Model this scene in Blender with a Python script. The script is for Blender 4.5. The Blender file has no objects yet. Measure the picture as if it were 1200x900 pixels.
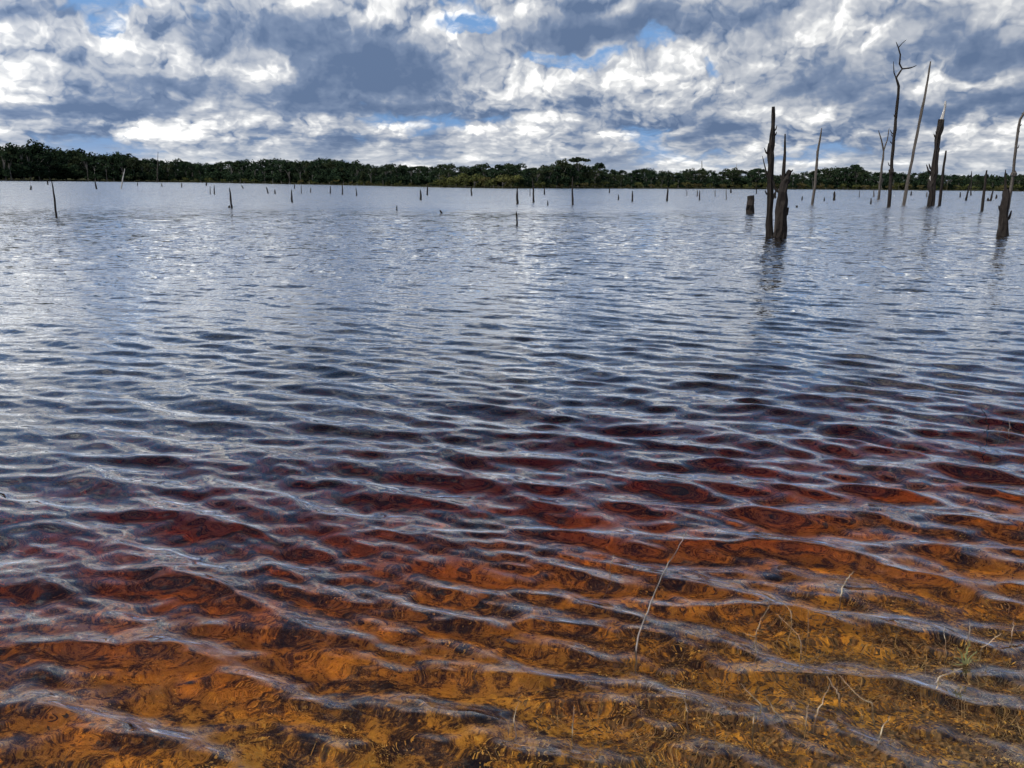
import bpy, math, random
import numpy as np
from mathutils import Vector, Matrix

R = math.radians
scene = bpy.context.scene
COL = scene.collection
rng = np.random.default_rng(7)
random.seed(7)

# ------------------------------------------------------------------ camera
EYE = 1.70
FPX = 942.0                      # focal length in photo pixels (1200 x 900)
PITCH = math.atan((450 - 215.15) / FPX)
ROLL = R(0.606)
cam_d = bpy.data.cameras.new("camera")
cam = bpy.data.objects.new("camera", cam_d)
COL.objects.link(cam)
cam_d.sensor_fit = 'HORIZONTAL'
cam_d.sensor_width = 36.0
cam_d.lens = 36.0 * FPX / 1200.0
cam_d.clip_start = 0.05
cam_d.clip_end = 20000
CAM_ROT = (Matrix.Rotation(R(90) - PITCH, 3, 'X') @ Matrix.Rotation(ROLL, 3, 'Z'))
cam.matrix_world = Matrix.Translation((0, 0, EYE)) @ CAM_ROT.to_4x4()
scene.camera = cam


def ray(px, py):
    """direction in the world of a photo pixel"""
    d = CAM_ROT @ Vector(((px - 600) / FPX, (450 - py) / FPX, -1.0))
    return d.normalized()


def on_water(px, py):
    """where the ray of a photo pixel meets the water level"""
    d = ray(px, py)
    t = EYE / max(-d.z, 1e-4)
    return Vector((d.x * t, d.y * t, 0.0))


def at_depth(px, py, y):
    """the point of a photo pixel's ray that lies as far off as y"""
    d = ray(px, py)
    t = y / d.y
    return Vector((d.x * t, y, EYE + d.z * t))


# ------------------------------------------------------------------ world, sun, exposure
SUN_EL, SUN_AZ = R(57), R(-114)        # azimuth from the view direction, to the left
world = bpy.data.worlds.new("World")
scene.world = world
world.use_nodes = True
wt = world.node_tree
wt.nodes.clear()
world.cycles.sampling_method = 'MANUAL'
world.cycles.sample_map_resolution = 512


class NT:
    """short hand for building node trees"""
    def __init__(self, tree):
        self.t = tree

    def new(self, kind, **kw):
        n = self.t.nodes.new(kind)
        for k, v in kw.items():
            setattr(n, k, v)
        return n

    def put(self, sock, v):
        if isinstance(v, bpy.types.NodeSocket):
            self.t.links.new(v, sock)
        elif v is not None:
            sock.default_value = v

    def m(self, op, a, b=None, c=None, clamp=False):
        n = self.new('ShaderNodeMath', operation=op, use_clamp=clamp)
        self.put(n.inputs[0], a)
        if b is not None:
            self.put(n.inputs[1], b)
        if c is not None:
            self.put(n.inputs[2], c)
        return n.outputs[0]

    def v(self, op, a, b=None, c=None, out=0):
        n = self.new('ShaderNodeVectorMath', operation=op)
        self.put(n.inputs[0], a)
        if b is not None:
            self.put(n.inputs[1], b)
        if c is not None:
            self.put(n.inputs[2], c)
        return n.outputs['Value'] if op in ('DOT_PRODUCT', 'LENGTH') else n.outputs[0]

    def xyz(self, x, y, z=0.0):
        n = self.new('ShaderNodeCombineXYZ')
        for s, q in zip(n.inputs, (x, y, z)):
            self.put(s, q)
        return n.outputs[0]

    def sep(self, a):
        n = self.new('ShaderNodeSeparateXYZ')
        self.put(n.inputs[0], a)
        return n.outputs

    def noise(self, vec, scale, detail=3, rough=.55, lac=2.0, dist=0.0, color=False, kind='FBM'):
        n = self.new('ShaderNodeTexNoise', noise_dimensions='3D', noise_type=kind)
        self.put(n.inputs['Vector'], vec)
        n.inputs['Scale'].default_value = scale
        n.inputs['Detail'].default_value = detail
        n.inputs['Roughness'].default_value = rough
        n.inputs['Lacunarity'].default_value = lac
        n.inputs['Distortion'].default_value = dist
        return n.outputs['Color'] if color else n.outputs['Fac']

    def ss(self, x, lo, hi, a=0.0, b=1.0):
        n = self.new('ShaderNodeMapRange', interpolation_type='SMOOTHSTEP')
        self.put(n.inputs['Value'], x)
        for k, q in zip(('From Min', 'From Max', 'To Min', 'To Max'), (lo, hi, a, b)):
            n.inputs[k].default_value = q
        return n.outputs[0]

    def lin(self, x, lo, hi, a=0.0, b=1.0):
        n = self.new('ShaderNodeMapRange')
        self.put(n.inputs['Value'], x)
        for k, q in zip(('From Min', 'From Max', 'To Min', 'To Max'), (lo, hi, a, b)):
            n.inputs[k].default_value = q
        return n.outputs[0]

    def mix(self, f, a, b, mode='MIX'):
        n = self.new('ShaderNodeMix', data_type='RGBA', blend_type=mode)
        self.put(n.inputs[0], f)
        for s, q in ((n.inputs[6], a), (n.inputs[7], b)):
            self.put(s, (*q, 1.0) if isinstance(q, tuple) and len(q) == 3 else q)
        return n.outputs[2]

    def ramp(self, x, stops, interp='EASE'):
        n = self.new('ShaderNodeValToRGB')
        cr = n.color_ramp
        cr.interpolation = interp
        while len(cr.elements) < len(stops):
            cr.elements.new(0.5)
        for e, (p, c) in zip(cr.elements, stops):
            e.position = p
            e.color = (*c, 1.0)
        self.put(n.inputs[0], x)
        return n.outputs[0]


def uv_of(px, py):
    d = ray(px, py)
    return math.atan2(d.x, d.y), math.asin(d.z)


def build_sky():
    k = NT(wt)
    out = k.new('ShaderNodeOutputWorld')
    sky = k.new('ShaderNodeTexSky', sky_type='NISHITA', sun_disc=False)
    sky.sun_elevation = SUN_EL
    sky.sun_rotation = SUN_AZ
    sky.air_density, sky.dust_density, sky.ozone_density = 1.0, 0.5, 3.0
    tc = k.new('ShaderNodeTexCoord')
    d = k.v('NORMALIZE', tc.outputs['Generated'])
    x, y, z = k.sep(d)
    u = k.m('ARCTAN2', x, y)
    v = k.m('ARCSINE', k.m('MINIMUM', k.m('ABSOLUTE', z), 0.9999))
    # compass angle folded at the sides, so that the pattern closes without a seam
    fold = k.m('ARCSINE', k.m('SINE', u))

    def space(uu, vv):
        """cloud space: flattened towards the horizon, round higher up"""
        w = k.m('MULTIPLY_ADD', vv, .6, k.m('MULTIPLY', k.m('LOGARITHM', k.m('ADD', vv, .036), 2.718), .2))
        return k.xyz(k.m('MULTIPLY', uu, 1.5), w, 0.0)

    def tex2(vec, scale, detail, rough=.55, color=False):
        n = k.new('ShaderNodeTexNoise', noise_dimensions='2D')
        k.put(n.inputs['Vector'], vec)
        for key, q in (('Scale', scale), ('Detail', detail), ('Roughness', rough)):
            n.inputs[key].default_value = q
        return n.outputs['Color'] if color else n.outputs['Fac']

    P = space(fold, v)
    wrp = k.v('SUBTRACT', tex2(P, 9.0, 4, .6, True), (.5, .5, .5))
    dP = k.v('MULTIPLY', wrp, (.075, .055, 0.0))

    def heads(q):
        """height of the cauliflower heads"""
        acc = None
        for sc, wgt in ((7.5, .85), (17.0, .34), (40.0, .22), (95.0, .13)):
            n = k.new('ShaderNodeTexVoronoi', voronoi_dimensions='2D', feature='F1')
            k.put(n.inputs['Vector'], q)
            n.inputs['Scale'].default_value = sc
            dd = n.outputs['Distance']
            t = k.m('MULTIPLY', k.m('MULTIPLY', dd, dd), -wgt)
            acc = t if acc is None else k.m('ADD', acc, t)
        return acc

    H = heads(k.v('ADD', P, dP))
    # a step towards the light: up, and to the left
    H2 = heads(k.v('ADD', k.v('ADD', P, dP), (-.010, .020, 0.0)))

    # uneven outlines for the placed cloud masses
    UV = k.xyz(u, v, 0.0)
    UVw = k.v('MULTIPLY_ADD', wrp, (.085, .050, 0.0), UV)

    def blobs(lst, start):
        acc = start
        for (px, py, rx, ry, w) in lst:
            u0, v0 = uv_of(px, py)
            a, b = rx / FPX, ry / FPX
            q = k.v('MULTIPLY_ADD', UVw, (1 / a, 1 / b, 0.0), (-u0 / a, -v0 / b, 0.0))
            e = k.m('POWER', 0.36788, k.v('DOT_PRODUCT', q, q))
            acc = k.m('MULTIPLY_ADD', e, w, acc)
        return acc

    # -- how much cloud covers the blue; overhead one looks through the gaps
    low = tex2(P, 3.2, 5, .55)
    cover = blobs(COVER, k.m('ADD', k.m('MULTIPLY', low, 1.2), k.ss(v, .12, .45, .06, -.34)))
    cover = k.m('MULTIPLY_ADD', k.m('ADD', H, .36), .60, cover)
    mask = k.ss(cover, 0.30, 0.60)
    wisp = k.ss(tex2(k.v('MULTIPLY', P, (1.0, 2.4, 0.0)), 13.0, 6, .62), .42, .78, 0.0, .75)
    mask = k.m('MAXIMUM', mask, wisp)
    # -- light and dark of the clouds
    s0 = tex2(k.v('ADD', P, (11.0, 4.0, 0.0)), 4.2, 5, .58)
    tone = blobs(TONE, k.m('MULTIPLY_ADD', s0, -1.35, 1.25))
    # layers seen edge-on low over the horizon
    band = tex2(k.v('MULTIPLY', P, (1.0, 2.6, 0.0)), 8.0, 4, .55)
    tone = k.m('ADD', tone, k.m('MULTIPLY', k.m('SUBTRACT', band, .5), k.ss(v, .03, .12, 1.7, .35)))
    # heads catch the light, bases stay soft
    lit = k.ss(tone, .10, .75, .20, 1.0)
    rel = k.m('MULTIPLY_ADD', k.m('SUBTRACT', H, H2), 2.1, k.m('MULTIPLY', k.m('ADD', H, .32), .34))
    tone = k.m('MULTIPLY_ADD', rel, lit, tone)
    # towards the horizon the air evens the clouds out
    tone = k.m('ADD', k.m('MULTIPLY', k.ss(v, 0.0, 0.06, 0.7, 1.0), k.m('SUBTRACT', tone, 0.55)), 0.55)
    cloud = k.ramp(k.m('MULTIPLY', tone, .8), [(0.0, (0.13, 0.195, 0.33)), (0.18, (0.215, 0.285, 0.425)), (0.38, (0.435, 0.48, 0.565)),
                          (0.58, (0.60, 0.63, 0.685)), (0.78, (0.86, 0.87, 0.88)), (1.0, (1.25, 1.25, 1.23))], 'LINEAR')
    # clear sky: physical sky, a little whitened low down by the moist air
    clear = k.mix(1.0, sky.outputs[0], (0.14, 0.14, 0.14), 'MULTIPLY')
    clear = k.mix(k.ss(v, 0.05, 0.35, 0.8, 0.2), clear, (0.085, 0.25, 0.60))
    # clouds towards the sun let more of its light through
    sd = (math.sin(SUN_AZ) * math.cos(SUN_EL), math.cos(SUN_AZ) * math.cos(SUN_EL), math.sin(SUN_EL))
    glow = k.m('POWER', k.m('MULTIPLY_ADD', k.v('DOT_PRODUCT', d, sd), .5, .5), 4.0)
    gain = k.m('MULTIPLY_ADD', glow, 1.7, .90)
    gn = k.new('ShaderNodeVectorMath', operation='SCALE')
    k.put(gn.inputs[0], cloud)
    k.put(gn.inputs['Scale'], gain)
    col = k.mix(mask, clear, gn.outputs[0])
    col = k.mix(k.ss(v, 0.0, 0.055, 0.35, 0.0), col, (0.63, 0.68, 0.735))
    bg = k.new('ShaderNodeBackground')
    k.put(bg.inputs[0], col)
    bg.inputs[1].default_value = SKY_STRENGTH
    wt.links.new(bg.outputs[0], out.inputs[0])


EXPOSURE = 0.42
SKY_STRENGTH = 2 ** -EXPOSURE
# cloud masses read off the photograph: pixel, half size in pixels, weight
COVER = [(552, 36, 36, 13, -.80), (658, 67, 62, 11, -.80), (90, 140, 120, 16, .3), (770, 50, 40, 9, -.42), (822, 82, 22, 12, -.75), (150, 8, 60, 8, -.42),
         (136, 36, 18, 10, -.55), (600, 52, 40, 8, .35), (470, 85, 120, 45, .35), (690, 20, 80, 24, .38),
         (100, 85, 130, 40, .25), (900, 70, 120, 70, .35), (720, 110, 130, 22, .35), (1050, 60, 140, 60, .35), (600, 118, 60, 26, .3), (1000, 140, 220, 30, .3), (250, 60, 70, 50, .2)]
TONE = [(486, 92, 88, 34, -.68), (390, 96, 76, 30, -.36), (440, 56, 54, 24, -.34), (340, 45, 60, 28, -.16), (665, 40, 70, 15, -.50), (720, 18, 50, 20, -.36),
        (960, 106, 76, 17, -.42), (1150, 66, 48, 30, -.52), (1110, 132, 100, 13, -.62), (1190, 105, 50, 30, -.36), (70, 128, 130, 8, -.42), (200, 100, 60, 12, -.24),
        (860, 158, 60, 10, -.50), (870, 25, 70, 26, -.30), (1060, 16, 80, 12, -.25), (270, 128, 90, 6, -.22), (780, 30, 40, 24, -.2),
        (470, 129, 120, 5, -.25), (420, 163, 100, 6, -.34), (740, 188, 70, 4, -.3), (250, 180, 120, 4, -.2), (640, 146, 90, 5, -.3),
        (60, 46, 70, 20, .06), (22, 98, 36, 9, .12), (150, 66, 40, 16, .14), (250, 76, 60, 11, .24), (318, 76, 34, 12, .40), (350, 6, 26, 11, .50), (440, 14, 28, 12, .35),
        (534, 54, 20, 18, .42), (602, 104, 40, 24, .58), (720, 88, 76, 16, .46), (800, 112, 66, 15, .34), (860, 104, 40, 14, .3), (1005, 34, 40, 22, .50), (945, 42, 34, 18, .3),
        (1090, 86, 26, 18, .60), (1152, 98, 20, 8, .62), (1122, 156, 36, 12, .60), (968, 132, 36, 12, .45), (610, 30, 36, 20, .22), (40, 22, 90, 30, -.12), (90, 80, 60, 14, -.14),
        (300, 148, 130, 6, .28), (120, 162, 100, 5, .25), (600, 160, 120, 6, .25), (900, 180, 130, 7, .25)]
build_sky()

sun_d = bpy.data.lights.new("sun", 'SUN')
sun_d.energy = 5.0
sun_d.angle = R(0.53)
sun_d.cycles.use_multiple_importance_sampling = False
sun_d.color = (1.0, 0.955, 0.89)
sun = bpy.data.objects.new("sun", sun_d)
COL.objects.link(sun)
sun_dir = Vector((math.sin(SUN_AZ) * math.cos(SUN_EL), math.cos(SUN_AZ) * math.cos(SUN_EL), math.sin(SUN_EL)))
sun.rotation_euler = sun_dir.to_track_quat('Z', 'Y').to_euler()
sun.location = (-8, 4, 12)

scene.cycles.use_adaptive_sampling = True
scene.cycles.adaptive_threshold = 0.02
scene.cycles.adaptive_min_samples = 8
scene.cycles.sample_clamp_indirect = 20
scene.view_settings.view_transform = 'Standard'
scene.view_settings.look = 'None'
scene.view_settings.exposure = EXPOSURE
scene.view_settings.gamma = 1.0
scene.view_settings.use_curve_mapping = False


# ------------------------------------------------------------------ helpers for objects
def mesh_obj(name, verts, faces, mat=None, parent=None, smooth=True, loc=None):
    me = bpy.data.meshes.new(name)
    if isinstance(verts, np.ndarray):
        nv, nf = len(verts), len(faces)
        k = faces.shape[1]
        me.vertices.add(nv)
        me.vertices.foreach_set('co', verts.astype(np.float32).ravel())
        me.loops.add(nf * k)
        me.loops.foreach_set('vertex_index', faces.astype(np.int32).ravel())
        me.polygons.add(nf)
        me.polygons.foreach_set('loop_start', np.arange(0, nf * k, k, dtype=np.int32))
        me.polygons.foreach_set('loop_total', np.full(nf, k, dtype=np.int32))
        me.update(calc_edges=True)
        me.validate()
    else:
        me.from_pydata([tuple(v) for v in verts], [], faces)
        me.update()
    if smooth:
        me.polygons.foreach_set('use_smooth', np.ones(len(me.polygons), dtype=bool))
    if mat:
        me.materials.append(mat)
    o = bpy.data.objects.new(name, me)
    COL.objects.link(o)
    if parent:
        o.parent = parent
    if loc is not None:
        o.location = loc
    return o


def tag(o, label=None, cat=None, group=None, kind=None):
    for key, val in (('label', label), ('category', cat), ('group', group), ('kind', kind)):
        if val:
            o[key] = val
    return o


def empty(name, loc):
    o = bpy.data.objects.new(name, None)
    o.empty_display_size = 0.2
    COL.objects.link(o)
    o.location = loc
    return o


def material(name):
    m = bpy.data.materials.new(name)
    m.use_nodes = True
    m.node_tree.nodes.clear()
    k = NT(m.node_tree)
    out = k.new('ShaderNodeOutputMaterial')
    return m, k, out


def value_noise(x, y, seed, freq):
    """smooth 2D noise in numpy, about -1..1"""
    xs, ys = x * freq, y * freq
    xi, yi = np.floor(xs).astype(np.int64), np.floor(ys).astype(np.int64)
    fx, fy = xs - xi, ys - yi
    fx, fy = fx * fx * (3 - 2 * fx), fy * fy * (3 - 2 * fy)

    def hsh(a, b):
        n = (a * 374761393 + b * 668265263 + seed * 1442695041) & 0x7fffffff
        n = ((n ^ (n >> 13)) * 1274126177) & 0x7fffffff
        return ((n ^ (n >> 16)) & 0xffff) / 32767.5 - 1.0
    return ((hsh(xi, yi) * (1 - fx) + hsh(xi + 1, yi) * fx) * (1 - fy) + (hsh(xi, yi + 1) * (1 - fx) + hsh(xi + 1, yi + 1) * fx) * fy)


def fan(r, th):
    """polar sheet around the viewer's foot: vertices and quads"""
    rr, tt = np.meshgrid(r, th, indexing='ij')
    nr, nt = rr.shape
    i = np.arange((nr - 1) * (nt - 1))
    a = (i // (nt - 1)) * nt + i % (nt - 1)
    f = np.stack([a, a + nt, a + nt + 1, a + 1], 1)[:, ::-1]
    return rr, tt, f


# ------------------------------------------------------------------ lake bed
def bed_depth(x, y):
    s = y * math.cos(R(17)) - x * math.sin(R(17))       # off the shore, which the viewer stands on
    dep = np.interp(s, [-30, 0.0, 0.9, 1.6, 2.4, 3.4, 5, 8, 14, 40], [-1.6, -.06, .05, .11, .20, .37, .76, 1.45, 2.3, 3.2])
    fade = np.clip((s + 1) / 2.5, 0, 1)
    b = value_noise(x, y, 3, 1.3) * .022 + value_noise(x, y, 4, 3.7) * .016 + value_noise(x, y, 5, 9.0) * .010 + value_noise(x, y, 6, 24.0) * .006
    return dep - b * fade


def silt_z(x, y):
    """height of the lumpy silt and algae that cover the shallow bed"""
    rr, tt = np.hypot(x, y), np.arctan2(x, y)
    lump = sum(a_ * np.abs(value_noise(x, y, 80 + i, fq)) for i, (fq, a_) in enumerate(((7.0, .030), (15.0, .020), (33.0, .012), (60.0, .006))))
    edge = np.clip((7.5 - rr) / 2.5, 0, 1) * np.clip((R(50) - np.abs(tt)) / R(4), 0, 1) * np.clip((rr - 1.05) / .15, 0, 1)
    return np.minimum(-bed_depth(x, y) + .006 + (lump - .022) * edge, -.012)


def make_bed():
    m, k, out = material("tannin_stained_bed")
    tc = k.new('ShaderNodeTexCoord')
    p = k.v('MULTIPLY', tc.outputs['Object'], (1.0, 1.0, 0.0))
    big = k.noise(p, 1.3, 3, .6)
    mid = k.noise(p, 8.0, 3, .62)
    sm = k.noise(p, 38.0, 3, .7)
    fine = k.noise(p, 150.0, 2, .7)
    mott = k.m('MULTIPLY_ADD', fine, .26, k.m('MULTIPLY_ADD', sm, .46, k.m('MULTIPLY_ADD', big, .36, k.m('MULTIPLY', mid, .60))))
    mott = k.lin(mott, .575, 1.10)
    c = k.ramp(mott, [(.0, (.012, .010, .009)), (.34, (.045, .028, .016)), (.47, (.19, .112, .045)), (.58, (.52, .33, .085)), (1.0, (.80, .54, .16))], 'LINEAR')
    b = k.new('ShaderNodeBsdfDiffuse')
    k.put(b.inputs['Color'], c)
    bm = k.new('ShaderNodeBump')
    bm.inputs['Distance'].default_value = .02
    k.put(bm.inputs['Height'], fine)
    k.put(b.inputs['Normal'], bm.outputs[0])
    k.put(out.inputs[0], b.outputs[0])
    th = np.radians(np.linspace(-180, 180, 481))
    r = np.concatenate([np.linspace(.05, 1.0, 10)[:-1], np.geomspace(1.0, 14, 330), np.geomspace(14.5, 9000, 50)])
    rr, tt, f = fan(r, th)
    x, y = rr * np.sin(tt), rr * np.cos(tt)
    z = -bed_depth(x, y)
    o = mesh_obj("lake_bed", np.stack([x, y, z], -1).reshape(-1, 3), f, m)
    tag(o, kind='structure')
    # the shallows in finer relief, a hand's breadth of lumpy silt and algae
    th = np.radians(np.linspace(-50, 50, 470))
    r = np.geomspace(1.05, 7.5, 420)
    rr, tt, f = fan(r, th)
    x, y = rr * np.sin(tt), rr * np.cos(tt)
    z = silt_z(x, y)
    o2 = mesh_obj("silt_bed", np.stack([x, y, z], -1).reshape(-1, 3), f, m)
    tag(o2, kind='structure')
    return o


bed = make_bed()


# ------------------------------------------------------------------ water
def wave_field(x, y, cell):
    """wind ripples: many short wave trains from one quarter; waves finer than the mesh are left to the material"""
    g = np.random.default_rng(21)
    z = np.zeros_like(x)
    dx = np.zeros_like(x)
    dy = np.zeros_like(x)
    n = 200
    lam = np.exp(g.uniform(math.log(.045), math.log(1.8), n))
    main = R(-110)
    ang = main + g.normal(0, 1, n) * np.where(lam > .22, R(17), R(27))
    ph = g.uniform(0, 2 * math.pi, n)
    # slopes per wave: most energy at 0.3 .. 0.7 m
    sl = np.exp(-((np.log(lam) - math.log(.30)) / .85) ** 2) + .27 * (lam < .14)
    sl *= .130 / math.sqrt((sl ** 2).sum() / 2)
    wx = x + .12 * value_noise(x, y, 40, .45)
    wy = y + .12 * value_noise(x, y, 41, .45)
    gust = 1 + .28 * value_noise(x, y, 42, .16) + .22 * value_noise(x, y, 43, .5)
    for L, a, f, s in zip(lam, ang, ph, sl):
        kk = 2 * math.pi / L
        fade = np.clip((L / cell - 2.2) / 2.0, 0, 1)
        amp = s / kk * fade * gust
        q = kk * (wx * math.cos(a) + wy * math.sin(a)) + f
        z += amp * np.sin(q)
        dx += amp * math.cos(a) * np.cos(q)
        dy += amp * math.sin(a) * np.cos(q)
    return z, dx * .42, dy * .42


def make_water():
    m, k, out = material("tannin_water")
    gl = k.new('ShaderNodeBsdfRefraction')
    gl.inputs['Roughness'].default_value = 0.0
    gl.inputs['IOR'].default_value = 1.333
    mir = k.new('ShaderNodeBsdfGlossy')
    mir.inputs['Roughness'].default_value = 0.0
    mir.inputs['Color'].default_value = (1, 1, 1, 1)
    tc = k.new('ShaderNodeTexCoord')
    mp = k.new('ShaderNodeMapping')
    k.put(mp.inputs[0], tc.outputs['Object'])
    mp.inputs['Rotation'].default_value = (0, 0, R(16))
    mp.inputs['Scale'].default_value = (.42, 1.0, 1.0)
    # ripples too fine for the mesh tilt the surface normal; farther off they take over from the mesh
    far = k.new('ShaderNodeVectorMath', operation='LENGTH')
    k.put(far.inputs[0], tc.outputs['Object'])
    dist = far.outputs['Value']
    half_v = (0.5, 0.5, 0.5)
    n1 = k.v('SUBTRACT', k.noise(mp.outputs[0], 20.0, 2, .6, color=True), half_v)
    n2 = k.v('SUBTRACT', k.noise(mp.outputs[0], 4.5, 3, .6, color=True), half_v)

    def scaled(vec, f):
        n = k.new('ShaderNodeVectorMath', operation='SCALE')
        k.put(n.inputs[0], vec)
        k.put(n.inputs['Scale'], f)
        return n.outputs[0]
    tilt = k.v('ADD', scaled(n1, k.ss(dist, 3, 20, .06, .80)), scaled(n2, k.ss(dist, 5, 30, 0.0, 1.6)))
    # wave groups and cat's-paws, still legible towards the far shore
    n3 = k.v('SUBTRACT', k.noise(k.v('MULTIPLY', mp.outputs[0], (3.2, .34, 1.0)), 1.0, 2, .6, color=True), half_v)
    n4 = k.v('SUBTRACT', k.noise(k.v('MULTIPLY', mp.outputs[0], (1.1, .05, 1.0)), 1.0, 3, .65, color=True), half_v)
    tilt = k.v('ADD', tilt, k.v('ADD', scaled(n3, k.ss(dist, 18, 60, 0.0, .75)), scaled(n4, k.ss(dist, 60, 150, 0.0, .95))))
    tx, ty, _ = k.sep(tilt)
    lean = k.ss(dist, 15, 80, 0.0, .9)            # the wind blows shoreward: faces turned to the shore are the steep ones
    ty = k.m('SUBTRACT', k.m('MULTIPLY', ty, k.m('SUBTRACT', 1.0, lean)), k.m('MULTIPLY', k.m('ABSOLUTE', ty), lean))
    tilt = k.xyz(k.m('MULTIPLY', tx, .55), ty, 0.0)
    geo = k.new('ShaderNodeNewGeometry')
    nrm = k.v('NORMALIZE', k.v('ADD', geo.outputs['Normal'], tilt))
    k.put(gl.inputs['Normal'], nrm)
    k.put(mir.inputs['Normal'], nrm)
    fr = k.new('ShaderNodeFresnel')
    fr.inputs['IOR'].default_value = 1.333
    k.put(fr.inputs['Normal'], nrm)
    under = geo.outputs['Backfacing']
    fac = k.m('MULTIPLY_ADD', k.m('MINIMUM', k.m('MAXIMUM', k.m('MULTIPLY_ADD', fr.outputs[0], 2.35, -.08), .022), .95), k.m('SUBTRACT', 1.0, under), k.m('MULTIPLY', under, .04), clamp=True)
    surf = k.new('ShaderNodeMixShader')
    k.put(surf.inputs[0], fac)
    k.put(surf.inputs[1], gl.outputs[0])
    k.put(surf.inputs[2], mir.outputs[0])
    va = k.new('ShaderNodeVolumeAbsorption')
    va.inputs['Color'].default_value = (.836, .634, .03, 1)
    va.inputs['Density'].default_value = 5.2
    k.put(out.inputs['Surface'], surf.outputs[0])
    k.put(out.inputs['Volume'], va.outputs[0])

    half = 48
    th = np.radians(np.arange(-half, half + .01, .14))
    r = np.geomspace(1.0, 75, 960)
    rr, tt, f = fan(r, th)
    x, y = rr * np.sin(tt), rr * np.cos(tt)
    cell = np.maximum(rr * (r[1] / r[0] - 1), rr * R(.14))
    z, dx, dy = wave_field(x, y, cell)
    rim = np.clip((75 - rr) / 25, 0, 1) * np.clip((np.radians(half) - np.abs(tt)) / R(6), 0, 1)
    dep = bed_depth(x, y)
    shal = np.clip(dep / .12, .25, 1) * np.interp(dep, [.30, 1.1], [1.75, 1.0])      # ripples steepen as the lake shoals
    z, dx, dy = z * rim * shal, dx * rim * shal, dy * rim * shal
    near = np.stack([x + dx, y + dy, z], -1).reshape(-1, 3)
    # the sheet goes on to the horizon and round behind the viewer
    th2 = np.radians(np.concatenate([np.arange(-half, half + .01, 1.0)]))
    r2 = np.geomspace(75, 9000, 40)
    rr, tt, f2 = fan(r2, th2)
    farv = np.stack([rr * np.sin(tt), rr * np.cos(tt), 0 * rr], -1).reshape(-1, 3)
    th3 = np.radians(np.linspace(half, 360 - half, 120))
    r3 = np.concatenate([[1.0], np.geomspace(1.2, 9000, 60)])
    rr, tt, f3 = fan(r3, th3)
    sidev = np.stack([rr * np.sin(tt), rr * np.cos(tt), 0 * rr], -1).reshape(-1, 3)
    th4 = np.radians(np.linspace(0, 360, 90))
    rr, tt, f4 = fan(np.array([.02, 1.0]), th4)
    footv = np.stack([rr * np.sin(tt), rr * np.cos(tt), 0 * rr], -1).reshape(-1, 3)
    V, F, n = [], [], 0
    for vv, ff in ((near, f), (farv, f2), (sidev, f3), (footv, f4)):
        V.append(vv)
        F.append(ff + n)
        n += len(vv)
    o = mesh_obj("lake_water", np.concatenate(V), np.concatenate(F), m)
    tag(o, kind='structure')
    return o


water = make_water()


# ------------------------------------------------------------------ far shore and forest
SHORE = [(-260, 209), (-120, 210.6), (0, 211.7), (75, 212.2), (150, 213), (225, 213.7), (300, 215), (375, 216.2), (450, 218), (525, 219.6), (590, 220.6), (660, 220.6),
         (750, 221), (850, 221.3), (900, 221.8), (975, 222), (1050, 222.8), (1150, 223.6), (1200, 224.2), (1330, 225.6), (1460, 227)]
CANOPY = [(-260, 180), (-60, 180), (0, 183), (20, 176), (36, 177), (48, 173), (60, 180), (85, 177), (100, 180), (110, 185), (140, 184), (150, 184), (175, 189), (200, 191), (215, 190), (240, 194),
          (265, 190), (290, 190), (300, 191), (330, 188), (345, 188), (360, 191), (380, 187), (395, 190), (412, 189), (430, 194), (450, 196), (455, 192), (470, 191), (480, 195),
          (510, 197), (520, 195), (540, 196), (555, 195), (567, 192), (575, 198), (590, 193), (600, 193), (615, 197), (630, 197), (650, 196), (658, 190), (668, 192), (677, 193),
          (690, 197), (700, 193), (712, 200), (720, 200), (735, 202), (748, 199), (762, 198), (775, 202), (790, 203), (808, 200), (828, 198), (840, 205), (853, 199), (872, 199),
          (890, 200), (905, 205), (920, 206), (940, 204), (950, 203), (960, 200), (985, 197), (1000, 197), (1010, 202), (1030, 204), (1045, 202), (1060, 206), (1075, 203), (1085, 203),
          (1100, 207), (1118, 207), (1130, 212), (1145, 213), (1158, 214), (1168, 209), (1190, 208), (1200, 208), (1300, 207), (1460, 206)]


def shore_point(px, back=0.0):
    y = float(np.interp(px, *zip(*SHORE)))
    p = on_water(px, y)
    d = Vector((p.x, p.y, 0)).normalized()
    return p + d * back


def land_height(back):
    return float(np.interp(back, [-6, 0, 4, 20, 90, 400, 3000], [-.6, .02, .12, .3, .8, 2.5, 20]))


def make_land():
    m, k, out = material("shore_earth")
    tc = k.new('ShaderNodeTexCoord')
    n = k.noise(tc.outputs['Object'], .35, 5, .6)
    b = k.new('ShaderNodeBsdfDiffuse')
    k.put(b.inputs['Color'], k.ramp(n, [(.3, (.012, .016, .008)), (.6, (.03, .03, .016)), (.8, (.05, .042, .026))]))
    k.put(out.inputs[0], b.outputs[0])
    xs = np.linspace(-260, 1460, 140)
    backs = [-8, -3, 0, 2, 5, 12, 30, 90, 250, 800, 2500]
    V, F = [], []
    for i, px in enumerate(xs):
        for bk in backs:
            p = shore_point(px, bk)
            V.append((p.x, p.y, land_height(bk) + .12 * math.sin(px * .37 + bk)))
    nb = len(backs)
    for i in range(len(xs) - 1):
        for j in range(nb - 1):
            a = i * nb + j
            F.append((a, a + nb, a + nb + 1, a + 1))
    tag(mesh_obj("far_shore", V, F, m), kind='structure')


make_land()


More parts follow.
